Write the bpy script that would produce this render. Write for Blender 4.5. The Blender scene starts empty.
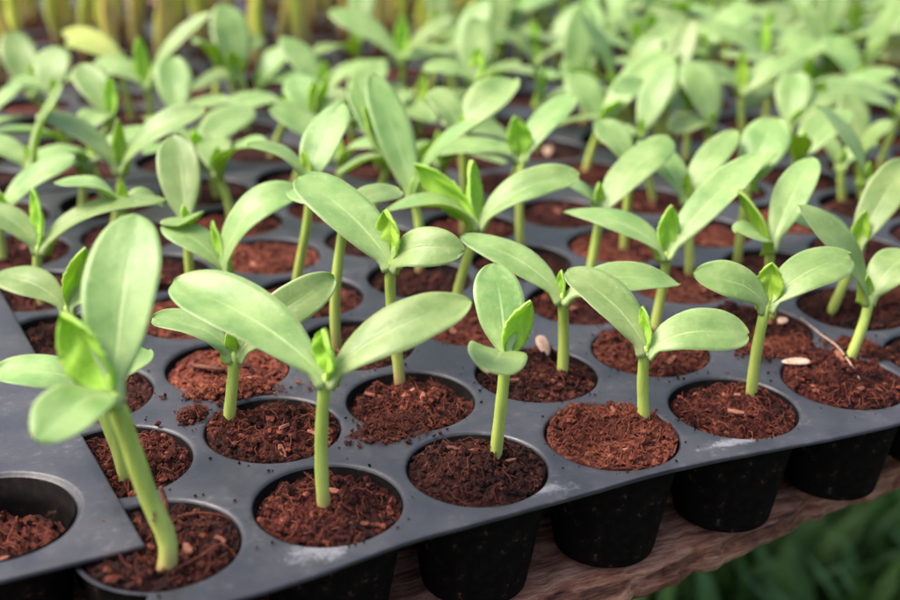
import bpy, bmesh, math, random
from mathutils import Vector, Matrix, noise

# ------------------------------------------------------------------ camera, sky, sun, exposure
S = 0.045                       # metres per tray cell pitch; all layout numbers below are in pitches
sc = bpy.context.scene
COL = sc.collection
cd = bpy.data.cameras.new('camera')
cam = bpy.data.objects.new('camera', cd)
COL.objects.link(cam)
CAM = Vector((-1.2703555, -6.0258071, 4.0574177))
R0 = Vector((0.8961223918, -0.4432817083, 0.0215867075))
R1 = Vector((-0.1562859092, -0.3607187061, -0.9194872102))
R2 = Vector((0.4153785905, 0.8205993798, -0.3925267945))
m = Matrix((R0, -R1, -R2)).transposed().to_4x4()
m.translation = CAM * S
cam.matrix_world = m
cd.sensor_width = 36.0
cd.lens = 36.0 * 1259.36 / 900.0
cd.clip_start = 0.01
cd.clip_end = 500.0
cd.dof.use_dof = True
cd.dof.focus_distance = 8.15 * S
cd.dof.aperture_fstop = 8.5
sc.camera = cam

SUN_EL, SUN_AZ = math.radians(58), math.radians(-68)     # azimuth measured from +Y towards +X
w = bpy.data.worlds.new('World')
sc.world = w
w.use_nodes = True
nt = w.node_tree
bg = nt.nodes['Background']
sky = nt.nodes.new('ShaderNodeTexSky')
sky.sky_type = 'NISHITA'
sky.sun_disc = False
sky.sun_elevation = SUN_EL
sky.sun_rotation = SUN_AZ
sky.air_density = 1.0
sky.dust_density = 6.0
sky.ozone_density = 0.6
nt.links.new(sky.outputs[0], bg.inputs[0])
bg.inputs[1].default_value = 0.15
sd = bpy.data.lights.new('sun', 'SUN')
sd.energy = 1.5
sd.angle = math.radians(22)
sd.color = (1.0, 0.95, 0.88)
sun = bpy.data.objects.new('sun', sd)
COL.objects.link(sun)
dirv = Vector((math.sin(SUN_AZ) * math.cos(SUN_EL), math.cos(SUN_AZ) * math.cos(SUN_EL), math.sin(SUN_EL)))
sun.rotation_euler = dirv.to_track_quat('Z', 'Y').to_euler()
sun.location = dirv * 3
sc.view_settings.view_transform = 'Standard'
sc.view_settings.look = 'None'
sc.view_settings.gamma = 1.0
sc.view_settings.use_curve_mapping = False
sc.view_settings.exposure = 1.34

# ------------------------------------------------------------------ helpers
class MB:
    """collects vertices and faces (in pitches) and links them as one mesh object"""
    def __init__(self):
        self.v, self.f, self.m, self.uv = [], [], [], {}
    def add(self, verts, faces, mat=0, uvs=None):
        o = len(self.v)
        self.v.extend(verts)
        for fc in faces:
            self.f.append(tuple(i + o for i in fc))
            self.m.append(mat)
        if uvs:
            for i, u in enumerate(uvs):
                self.uv[o + i] = u
        return o
    def mesh(self, name, mats, origin=Vector((0, 0, 0)), smooth=True):
        me = bpy.data.meshes.new(name)
        me.from_pydata([(Vector(v) - origin) * S for v in self.v], [], self.f)
        for mt in mats:
            me.materials.append(mt)
        me.polygons.foreach_set('material_index', self.m)
        me.polygons.foreach_set('use_smooth', [smooth] * len(self.f))
        if self.uv:
            ul = me.uv_layers.new(name='UVMap')
            for lp in me.loops:
                ul.data[lp.index].uv = self.uv.get(lp.vertex_index, (0.5, 0.5))
        me.update()
        return me

def link(name, me, parent=None, loc=(0, 0, 0)):
    o = bpy.data.objects.new(name, me)
    COL.objects.link(o)
    o.location = Vector(loc) * S
    if parent:
        o.parent = parent
    return o

def tag(o, label=None, cat=None, group=None, kind=None):
    if label: o['label'] = label
    if cat: o['category'] = cat
    if group: o['group'] = group
    if kind: o['kind'] = kind
    return o

def tube(mb, pts, rads, n=8, mat=0, cap=True, flat=1.0):
    """round tube along pts"""
    pts = [Vector(p) for p in pts]
    rings = []
    up = Vector((0.31, 0.2, 0.9))
    prev = None
    verts = []
    for k, p in enumerate(pts):
        t = (pts[min(k + 1, len(pts) - 1)] - pts[max(k - 1, 0)]).normalized()
        a = prev if prev is not None else (up.cross(t) if abs(up.normalized().dot(t)) < .97 else Vector((1, 0, 0)).cross(t))
        a = (a - a.dot(t) * t).normalized()
        prev = a
        b = t.cross(a)
        for q in range(n):
            an = 2 * math.pi * q / n
            verts.append(p + (a * math.cos(an) * flat + b * math.sin(an)) * rads[k])
    faces = []
    for k in range(len(pts) - 1):
        for q in range(n):
            q2 = (q + 1) % n
            faces.append((k * n + q, k * n + q2, (k + 1) * n + q2, (k + 1) * n + q))
    if cap:
        faces.append(tuple(range(n - 1, -1, -1)))
        faces.append(tuple((len(pts) - 1) * n + q for q in range(n)))
    mb.add(verts, faces, mat, [(q % n / n, k / max(1, len(pts) - 1)) for k in range(len(pts)) for q in range(n)])

def bez(p0, p1, p2, p3, t):
    u = 1 - t
    return p0 * u**3 + p1 * (3 * u * u * t) + p2 * (3 * u * t * t) + p3 * t**3

def fbm(p, oct=4):
    return noise.fractal(p, 1.0, 2.1, oct, noise_basis='PERLIN_ORIGINAL')

ORD = ['first', 'second', 'third', 'fourth', 'fifth', 'sixth', 'seventh', 'eighth', 'ninth', 'tenth', 'eleventh', 'twelfth',
       'thirteenth', 'fourteenth', 'fifteenth', 'sixteenth', 'seventeenth', 'eighteenth', 'nineteenth', 'twentieth']

# ------------------------------------------------------------------ materials
def new_mat(name):
    mt = bpy.data.materials.new(name)
    mt.use_nodes = True
    return mt, mt.node_tree.nodes, mt.node_tree.links, mt.node_tree.nodes['Principled BSDF']

def ramp(N, stops):
    r = N.new('ShaderNodeValToRGB')
    e = r.color_ramp.elements
    while len(e) < len(stops):
        e.new(0.5)
    for k, (p, c) in enumerate(stops):
        e[k].position = p
        e[k].color = (*c, 1)
    return r

def noise_node(N, L, scale, detail=5, rough=.6, vec=None):
    n = N.new('ShaderNodeTexNoise')
    n.inputs['Scale'].default_value = scale
    n.inputs['Detail'].default_value = detail
    n.inputs['Roughness'].default_value = rough
    if vec is not None:
        L.new(vec, n.inputs['Vector'])
    return n

def mixcol(N, L, a, b, fac, mode='MIX'):
    x = N.new('ShaderNodeMix')
    x.data_type = 'RGBA'
    x.blend_type = mode
    for s, v in ((6, a), (7, b)):
        if isinstance(v, tuple): x.inputs[s].default_value = (*v, 1)
        else: L.new(v, x.inputs[s])
    if isinstance(fac, (int, float)): x.inputs[0].default_value = fac
    else: L.new(fac, x.inputs[0])
    return x.outputs[2]

def math_node(N, L, op, a, b=None, c=None):
    x = N.new('ShaderNodeMath')
    x.operation = op
    for k, v in enumerate((a, b, c)):
        if v is None: continue
        if isinstance(v, (int, float)): x.inputs[k].default_value = v
        else: L.new(v, x.inputs[k])
    return x.outputs[0]

def leaf_mat(name, c1, c2, vein, edge, trans, transcol, rough=.5, veinamt=.5, bump=.25):
    mt, N, L, P = new_mat(name)
    tc = N.new('ShaderNodeTexCoord')
    uvx = N.new('ShaderNodeSeparateXYZ'); L.new(tc.outputs['UV'], uvx.inputs[0])
    oi = N.new('ShaderNodeObjectInfo')
    addv = N.new('ShaderNodeVectorMath'); addv.operation = 'MULTIPLY_ADD'
    L.new(oi.outputs['Random'], addv.inputs[0]); addv.inputs[1].default_value = (7, 7, 7); L.new(tc.outputs['Object'], addv.inputs[2])
    big = noise_node(N, L, 85, 6, .65, addv.outputs[0])
    fine = noise_node(N, L, 900, 3, .6, addv.outputs[0])
    r = ramp(N, [(.32, c1), (.68, c2)]); L.new(big.outputs[0], r.inputs[0])
    # midrib and lengthwise side veins from the leaf's own UV
    s = math_node(N, L, 'ABSOLUTE', math_node(N, L, 'SUBTRACT', uvx.outputs[0], .5))
    mid = N.new('ShaderNodeMapRange'); mid.interpolation_type = 'SMOOTHSTEP'
    L.new(s, mid.inputs[0]); mid.inputs[1].default_value = .010; mid.inputs[2].default_value = .042
    mid.inputs[3].default_value = 1; mid.inputs[4].default_value = 0
    fade = N.new('ShaderNodeMapRange'); L.new(uvx.outputs[1], fade.inputs[0])
    fade.inputs[1].default_value = .15; fade.inputs[2].default_value = .8; fade.inputs[3].default_value = 1; fade.inputs[4].default_value = 0
    side = math_node(N, L, 'PINGPONG', math_node(N, L, 'ADD', math_node(N, L, 'MULTIPLY', s, 8.0), math_node(N, L, 'MULTIPLY', uvx.outputs[1], -4.2)), .5)
    sv = N.new('ShaderNodeMapRange'); L.new(side, sv.inputs[0]); sv.inputs[1].default_value = 0; sv.inputs[2].default_value = .07
    sv.inputs[3].default_value = .22; sv.inputs[4].default_value = 0
    vein_f = math_node(N, L, 'MULTIPLY', math_node(N, L, 'MAXIMUM', math_node(N, L, 'MULTIPLY', mid.outputs[0], fade.outputs[0]), math_node(N, L, 'MULTIPLY', sv.outputs[0], fade.outputs[0])), veinamt)
    c = mixcol(N, L, r.outputs[0], vein, vein_f)
    # petiole end paler / yellower
    pet = N.new('ShaderNodeMapRange'); L.new(uvx.outputs[1], pet.inputs[0]); pet.inputs[1].default_value = .02; pet.inputs[2].default_value = .34
    pet.inputs[3].default_value = .75; pet.inputs[4].default_value = 0
    c = mixcol(N, L, c, vein, pet.outputs[0])
    ed = N.new('ShaderNodeMapRange'); L.new(s, ed.inputs[0]); ed.inputs[1].default_value = .46; ed.inputs[2].default_value = .5
    ed.inputs[3].default_value = 0; ed.inputs[4].default_value = .6
    c = mixcol(N, L, c, edge, ed.outputs[0])
    # scattered pale fleck marks
    flk = N.new('ShaderNodeMapRange'); L.new(noise_node(N, L, 520, 2, .5, addv.outputs[0]).outputs[0], flk.inputs[0])
    flk.inputs[1].default_value = .66; flk.inputs[2].default_value = .72; flk.inputs[3].default_value = 0; flk.inputs[4].default_value = .38
    c = mixcol(N, L, c, (.46, .47, .25), flk.outputs[0])
    # dry tan nicks along the margin
    nick = N.new('ShaderNodeMapRange'); L.new(noise_node(N, L, 260, 2, .5, addv.outputs[0]).outputs[0], nick.inputs[0])
    nick.inputs[1].default_value = .58; nick.inputs[2].default_value = .66
    rim = N.new('ShaderNodeMapRange'); L.new(math_node(N, L, 'MAXIMUM', s, math_node(N, L, 'MULTIPLY', uvx.outputs[1], .495)), rim.inputs[0])
    rim.inputs[1].default_value = .468; rim.inputs[2].default_value = .492
    c = mixcol(N, L, c, (.42, .30, .14), math_node(N, L, 'MULTIPLY', nick.outputs[0], math_node(N, L, 'MULTIPLY', rim.outputs[0], .7)))
    hs = N.new('ShaderNodeHueSaturation'); L.new(c, hs.inputs['Color'])
    L.new(math_node(N, L, 'MULTIPLY_ADD', oi.outputs['Random'], .024, .488), hs.inputs['Hue'])
    L.new(math_node(N, L, 'MULTIPLY_ADD', oi.outputs['Random'], .3, .86), hs.inputs['Value'])
    spk = N.new('ShaderNodeMapRange'); L.new(fine.outputs[0], spk.inputs[0]); spk.inputs[1].default_value = .3; spk.inputs[2].default_value = .7
    spk.inputs[3].default_value = .9; spk.inputs[4].default_value = 1.08
    cf = N.new('ShaderNodeVectorMath'); cf.operation = 'SCALE'; L.new(hs.outputs[0], cf.inputs[0]); L.new(spk.outputs[0], cf.inputs['Scale'])
    L.new(cf.outputs[0], P.inputs['Base Color'])
    P.inputs['Roughness'].default_value = rough
    P.inputs['Specular IOR Level'].default_value = .52
    bp = N.new('ShaderNodeBump'); bp.inputs['Strength'].default_value = bump; bp.inputs['Distance'].default_value = .0006
    hgt = math_node(N, L, 'ADD', math_node(N, L, 'MULTIPLY', fine.outputs[0], .35), math_node(N, L, 'MULTIPLY', vein_f, -.9))
    L.new(math_node(N, L, 'ADD', hgt, big.outputs[0]), bp.inputs['Height']); L.new(bp.outputs[0], P.inputs['Normal'])
    tr = N.new('ShaderNodeBsdfTranslucent'); tr.inputs['Color'].default_value = (*transcol, 1)
    mx = N.new('ShaderNodeMixShader'); mx.inputs[0].default_value = trans
    L.new(P.outputs[0], mx.inputs[1]); L.new(tr.outputs[0], mx.inputs[2])
    L.new(mx.outputs[0], N['Material Output'].inputs[0])
    return mt

M = {}
M['leaf_top'] = leaf_mat('leaf_top', (.135, .245, .062), (.29, .40, .138), (.42, .53, .22), (.44, .54, .27), .32, (.42, .60, .11), .43, .9, .4)
M['leaf_under'] = leaf_mat('leaf_under', (.25, .44, .035), (.32, .52, .05), (.40, .56, .10), (.42, .56, .15), .45, (.46, .70, .03), .55, .35)
M['true_leaf'] = leaf_mat('young_leaf', (.27, .46, .03), (.35, .54, .055), (.50, .66, .14), (.52, .66, .2), .42, (.52, .80, .03), .68, .6, .9)
M['yellow_leaf'] = leaf_mat('yellowing_leaf', (.36, .44, .10), (.44, .47, .12), (.5, .5, .2), (.5, .5, .25), .25, (.45, .5, .06), .5)

mt, N, L, P = new_mat('healed_wound')
P.inputs['Base Color'].default_value = (.20, .09, .04, 1); P.inputs['Roughness'].default_value = .8
M['scar'] = mt
def stem_mat(name, ca, cb):
    mt, N, L, P = new_mat(name)
    tc = N.new('ShaderNodeTexCoord')
    sep = N.new('ShaderNodeSeparateXYZ'); L.new(tc.outputs['UV'], sep.inputs[0])
    mp = N.new('ShaderNodeMapping'); mp.inputs['Scale'].default_value = (420, 420, 60); L.new(tc.outputs['Object'], mp.inputs[0])
    n = noise_node(N, L, 1, 4, .6, mp.outputs[0])
    r = ramp(N, [(.07, (.24, .12, .06)), (.13, (.36, .30, .11)), (.24, ca), (1, cb)]); L.new(sep.outputs[1], r.inputs[0])
    rr = ramp(N, [(.3, (.70, .74, .6)), (.7, (1.15, 1.12, 1.1))]); L.new(n.outputs[0], rr.inputs[0])
    L.new(mixcol(N, L, r.outputs[0], rr.outputs[0], 1.0, 'MULTIPLY'), P.inputs['Base Color'])
    P.inputs['Roughness'].default_value = .42
    P.inputs['Subsurface Weight'].default_value = .25
    P.inputs['Subsurface Radius'].default_value = (.9, 1.0, .2)
    P.inputs['Subsurface Scale'].default_value = .0012
    return mt
M['stem'] = stem_mat('seedling_stem', (.42, .49, .12), (.36, .50, .09))
M['tall_stem'] = stem_mat('tall_stem_green', (.50, .55, .08), (.44, .56, .07))
M['straw_stem'] = stem_mat('tall_stem_straw', (.58, .46, .12), (.60, .50, .13))

def soil_mat(name, cols, rough=.95):
    mt, N, L, P = new_mat(name)
    tc = N.new('ShaderNodeTexCoord')
    oi = N.new('ShaderNodeObjectInfo')
    ad = N.new('ShaderNodeVectorMath'); ad.operation = 'MULTIPLY_ADD'
    L.new(oi.outputs['Random'], ad.inputs[0]); ad.inputs[1].default_value = (3, 5, 1); L.new(tc.outputs['Object'], ad.inputs[2])
    a = noise_node(N, L, 420, 8, .72, ad.outputs[0])
    b = noise_node(N, L, 60, 3, .5, ad.outputs[0])
    sm = math_node(N, L, 'ADD', math_node(N, L, 'MULTIPLY', a.outputs[0], .72), math_node(N, L, 'MULTIPLY', b.outputs[0], .32))
    r = ramp(N, cols); L.new(sm, r.inputs[0])
    hs = N.new('ShaderNodeHueSaturation'); L.new(r.outputs[0], hs.inputs['Color'])
    L.new(math_node(N, L, 'MULTIPLY_ADD', oi.outputs['Random'], .9, .55), hs.inputs['Value'])
    L.new(hs.outputs[0], P.inputs['Base Color'])
    P.inputs['Roughness'].default_value = rough
    P.inputs['Specular IOR Level'].default_value = .25
    bp = N.new('ShaderNodeBump'); bp.inputs['Strength'].default_value = .9; bp.inputs['Distance'].default_value = .0012
    L.new(a.outputs[0], bp.inputs['Height']); L.new(bp.outputs[0], P.inputs['Normal'])
    return mt
M['soil'] = soil_mat('coco_peat', [(.40, (.006, .0015, .001)), (.50, (.026, .005, .003)), (.61, (.082, .018, .0105)), (.75, (.185, .05, .03))])
M['soil_dry'] = soil_mat('dry_coco_peat', [(.40, (.020, .005, .003)), (.50, (.075, .018, .010)), (.61, (.155, .042, .024)), (.75, (.29, .10, .06))])
M['fibre'] = soil_mat('coco_fibre', [(.35, (.06, .013, .008)), (.55, (.15, .040, .021)), (.75, (.28, .11, .06))])
M['chip'] = soil_mat('husk_chip', [(.35, (.12, .04, .025)), (.55, (.24, .09, .055)), (.75, (.40, .20, .13))])

def tray_mat(name, base, dark, chalk=True):
    mt, N, L, P = new_mat(name)
    tc = N.new('ShaderNodeTexCoord')
    a = noise_node(N, L, 55, 8, .7, tc.outputs['Object'])
    b = noise_node(N, L, 420, 6, .75, tc.outputs['Object'])
    mp = N.new('ShaderNodeMapping'); mp.inputs['Rotation'].default_value = (0, 0, .5); mp.inputs['Scale'].default_value = (900, 40, 100)
    L.new(tc.outputs['Object'], mp.inputs[0])
    scr = noise_node(N, L, 1, 2, .5, mp.outputs[0])
    r = ramp(N, [(.33, dark), (.66, base)]); L.new(a.outputs[0], r.inputs[0])
    # dried water marks and dust specks
    dust = N.new('ShaderNodeMapRange'); L.new(b.outputs[0], dust.inputs[0]); dust.inputs[1].default_value = .54; dust.inputs[2].default_value = .72
    dust.inputs[3].default_value = 0; dust.inputs[4].default_value = .32
    lump = N.new('ShaderNodeMapRange'); L.new(a.outputs[0], lump.inputs[0]); lump.inputs[1].default_value = .48; lump.inputs[2].default_value = .62
    c = mixcol(N, L, r.outputs[0], (.27, .26, .27), math_node(N, L, 'MULTIPLY', dust.outputs[0], lump.outputs[0]))
    if chalk:       # two chalky white smears near the front edge
        for (x, y, rx, ry) in CHALK:
            mm = N.new('ShaderNodeMapping'); mm.vector_type = 'POINT'
            mm.inputs['Location'].default_value = (-x * S / (rx * S), -y * S / (ry * S), 0)
            mm.inputs['Scale'].default_value = (1 / (rx * S), 1 / (ry * S), 0)
            L.new(tc.outputs['Object'], mm.inputs[0])
            ln = N.new('ShaderNodeVectorMath'); ln.operation = 'LENGTH'; L.new(mm.outputs[0], ln.inputs[0])
            wob = math_node(N, L, 'ADD', math_node(N, L, 'MULTIPLY_ADD', b.outputs[0], 2.4, -1.2), math_node(N, L, 'MULTIPLY_ADD', a.outputs[0], 3.0, -1.5))
            q = math_node(N, L, 'ADD', ln.outputs['Value'], wob)
            f = N.new('ShaderNodeMapRange'); f.interpolation_type = 'SMOOTHSTEP'; L.new(q, f.inputs[0])
            f.inputs[1].default_value = .2; f.inputs[2].default_value = 1.05; f.inputs[3].default_value = .34; f.inputs[4].default_value = 0
            c = mixcol(N, L, c, (.42, .42, .45), f.outputs[0])
    L.new(c, P.inputs['Base Color'])
    rg = N.new('ShaderNodeMapRange'); L.new(a.outputs[0], rg.inputs[0]); rg.inputs[1].default_value = .3; rg.inputs[2].default_value = .7
    rg.inputs[3].default_value = .30; rg.inputs[4].default_value = .58
    L.new(rg.outputs[0], P.inputs['Roughness'])
    P.inputs['Specular IOR Level'].default_value = .5
    bp = N.new('ShaderNodeBump'); bp.inputs['Strength'].default_value = .35; bp.inputs['Distance'].default_value = .001
    L.new(a.outputs[0], bp.inputs['Height'])
    L.new(bp.outputs[0], P.inputs['Normal'])
    return mt
CHALK = [(2.22, -.40, .22, .10), (3.62, -.40, .3, .06), (.78, -.42, .3, .14)]
M['tray'] = tray_mat('tray_plastic', (.037, .0365, .043), (.017, .017, .022))
M['tray_plain'] = tray_mat('tray_plastic_plain', (.037, .0365, .043), (.017, .017, .022), False)
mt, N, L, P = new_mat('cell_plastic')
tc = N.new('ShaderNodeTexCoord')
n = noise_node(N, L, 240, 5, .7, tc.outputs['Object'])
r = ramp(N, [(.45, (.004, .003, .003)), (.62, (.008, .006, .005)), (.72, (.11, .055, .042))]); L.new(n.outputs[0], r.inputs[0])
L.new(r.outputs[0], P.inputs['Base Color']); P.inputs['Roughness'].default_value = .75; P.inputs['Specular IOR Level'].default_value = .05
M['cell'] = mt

mt, N, L, P = new_mat('weathered_wood')
tc = N.new('ShaderNodeTexCoord')
mp = N.new('ShaderNodeMapping'); mp.inputs['Scale'].default_value = (20, 190, 190); L.new(tc.outputs['Object'], mp.inputs[0])
n = noise_node(N, L, 1, 8, .7, mp.outputs[0])
n2 = noise_node(N, L, 50, 5, .6, tc.outputs['Object'])
r = ramp(N, [(.36, (.035, .010, .006)), (.47, (.34, .12, .065)), (.60, (.70, .36, .23))]); L.new(n.outputs[0], r.inputs[0])
r2 = ramp(N, [(.35, (.45, .4, .4)), (.6, (1, 1, 1))]); L.new(n2.outputs[0], r2.inputs[0])
L.new(mixcol(N, L, r.outputs[0], r2.outputs[0], 1.0, 'MULTIPLY'), P.inputs['Base Color'])
P.inputs['Roughness'].default_value = .9
bp = N.new('ShaderNodeBump'); bp.inputs['Strength'].default_value = 1.0; bp.inputs['Distance'].default_value = .004
L.new(n.outputs[0], bp.inputs['Height']); L.new(bp.outputs[0], P.inputs['Normal'])
M['wood'] = mt

mt, N, L, P = new_mat('seed_hull')
tc = N.new('ShaderNodeTexCoord')
n = noise_node(N, L, 500, 4, .6, tc.outputs['Object'])
r = ramp(N, [(.35, (.34, .19, .12)), (.6, (.50, .33, .24))]); L.new(n.outputs[0], r.inputs[0]); L.new(r.outputs[0], P.inputs['Base Color'])
P.inputs['Roughness'].default_value = .55
M['seed'] = mt

mt, N, L, P = new_mat('grass_blade')
oi = N.new('ShaderNodeTexCoord')
n = noise_node(N, L, 9, 3, .6, oi.outputs['Object'])
r = ramp(N, [(.3, (.05, .12, .014)), (.7, (.15, .30, .045))]); L.new(n.outputs[0], r.inputs[0]); L.new(r.outputs[0], P.inputs['Base Color'])
P.inputs['Roughness'].default_value = .6
M['grass'] = mt
mt, N, L, P = new_mat('ground_soil')
tc = N.new('ShaderNodeTexCoord')
n = noise_node(N, L, 6, 8, .7, tc.outputs['Object'])
r = ramp(N, [(.35, (.02, .02, .012)), (.65, (.04, .06, .022))]); L.new(n.outputs[0], r.inputs[0]); L.new(r.outputs[0], P.inputs['Base Color'])
P.inputs['Roughness'].default_value = 1
M['ground'] = mt

# ------------------------------------------------------------------ setting: ground, grass, bench of planks
GZ = -11.0
mb = MB()
mb.add([(-900, -900, GZ), (900, -900, GZ), (900, 900, GZ), (-900, 900, GZ)], [(0, 1, 2, 3)])
tag(link('ground', mb.mesh('ground', [M['ground']])), kind='structure')
rnd = random.Random(5)
mb = MB()
for k in range(3000):
    x, y = rnd.uniform(1, 20), rnd.uniform(-4, 18)
    h = rnd.uniform(1.4, 3.6); a = rnd.uniform(0, 6.283); wd = rnd.uniform(.2, .55); ln = rnd.uniform(.3, 1.6)
    dx, dy = math.cos(a), math.sin(a)
    pts = []
    for q in range(4):
        t = q / 3
        c = Vector((x + dx * ln * t * t, y + dy * ln * t * t, GZ + h * (t - .25 * t * t)))
        ww = wd * (1 - t) ** .6
        pts += [c + Vector((-dy, dx, 0)) * ww, c - Vector((-dy, dx, 0)) * ww]
    mb.add(pts, [(q * 2, q * 2 + 1, q * 2 + 3, q * 2 + 2) for q in range(3)])
tag(link('grass', mb.mesh('grass', [M['grass']])), 'dark green grass on the ground below the plank edge', 'grass', kind='stuff')

PZ = -.84
bench = tag(link('potting_bench', None, loc=(3, 4, GZ)), 'rough weathered brown wooden bench of planks carrying the seedling trays', 'bench')
def plank(y0, y1, slope, seed, nx=260, ny=18, x0=-7.0, x1=17.0):
    mb = MB()
    o = Vector((3, 4, GZ))
    th = .26
    prof = []                                   # cross-section loop: (fy, fz, topness)
    for q in range(ny + 1): prof.append((q / ny, 0, 1))
    for q in range(1, 5): prof.append((1, -q / 4, .5))
    for q in range(1, 5): prof.append((1 - q / 4, -1, 0))
    for q in range(1, 4): prof.append((0, -1 + q / 4, .6))
    vs = []
    for k in range(nx + 1):
        x = x0 + (x1 - x0) * k / nx
        rag = .10 * fbm(Vector((x * .9, seed, 0)), 5) + .05 * fbm(Vector((x * 6, seed, 3)), 3)
        for (fy, fz, tp) in prof:
            y = y0 + (y1 - y0) * fy + slope * (x - 3)
            if fy < .5: y += rag * (1 - 2 * fy)
            g = fbm(Vector((x * .8, y * 9, seed)), 4) * .035 + fbm(Vector((x * 5, y * 14, seed + 9)), 3) * .016
            z = PZ - .03 + th * fz
            if fz == 0: z += g - .02 * abs(g) - (.05 if fy in (0, 1) else 0)
            elif tp == .6: y += fbm(Vector((x * 2, fz * 5, seed)), 4) * .07
            vs.append(Vector((x, y, z)))
    n = len(prof)
    fs = [(k * n + q, (k + 1) * n + q, (k + 1) * n + (q + 1) % n, k * n + (q + 1) % n) for k in range(nx) for q in range(n)]
    fs.append(tuple(range(n - 1, -1, -1))[::-1]); fs.append(tuple(nx * n + q for q in range(n))[::-1])
    mb.add(vs, fs)
    return link('plank', mb.mesh('plank', [M['wood']], o), bench)
plank(-.33, 1.9, .13, 2.0)
for k in range(1, 9):
    plank(-.33 + 2.5 * k, 1.9 + 2.5 * k, .13, 2.0 + 7 * k, 60, 8)
mbl = MB()
def box(mb, lo, hi, mat=0):
    vs = [Vector((x, y, z)) for z in (lo[2], hi[2]) for y in (lo[1], hi[1]) for x in (lo[0], hi[0])]
    mb.add(vs, [(0, 2, 3, 1), (4, 5, 7, 6), (0, 1, 5, 4), (2, 6, 7, 3), (0, 4, 6, 2), (1, 3, 7, 5)], mat)
for x in (-5.0, 15.5):
    mb = MB(); box(mb, (x - .4, -1.2, PZ - 1.3), (x + .4, 22.5, PZ - .42)); link('crossbeam', mb.mesh('crossbeam', [M['wood']], Vector((3, 4, GZ)), False), bench)
    for y in (1.0, 21.0):
        mb = MB(); box(mb, (x - .45, y - .45, GZ), (x + .45, y + .45, PZ - 1.303)); link('leg', mb.mesh('leg', [M['wood']], Vector((3, 4, GZ)), False), bench)

# ------------------------------------------------------------------ trays
def cell_mesh(seg):
    mb = MB()
    prof = [(.440, -.019), (.424, -.2), (.33, -.78), (.325, -.80)]
    outer = [(.340, -.815), (.348, -.78), (.436, -.2), (.4465, -.060), (.4420, -.030)]
    ring = prof + [(.31, -.803)]
    vs, fs = [], []
    loop = [(.0, -.803)] 
    full = list(reversed(ring)) + []            # inside, floor to top
    path = full + list(reversed(outer))         # then outside, top to bottom
    for (r_, z) in path:
        for q in range(seg):
            a = 2 * math.pi * q / seg
            vs.append(Vector((r_ * math.cos(a), r_ * math.sin(a), z)))
    for k in range(len(path) - 1):
        for q in range(seg):
            q2 = (q + 1) % seg
            fs.append((k * seg + q, (k + 1) * seg + q, (k + 1) * seg + q2, k * seg + q2))
    fs.append(tuple(range(seg)))
    fs.append(tuple((len(path) - 1) * seg + q for q in range(seg - 1, -1, -1)))
    mb.add(vs, fs)
    return mb.mesh('cell', [M['cell']])
CELL_HI, CELL_LO = cell_mesh(56), cell_mesh(22)

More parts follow.
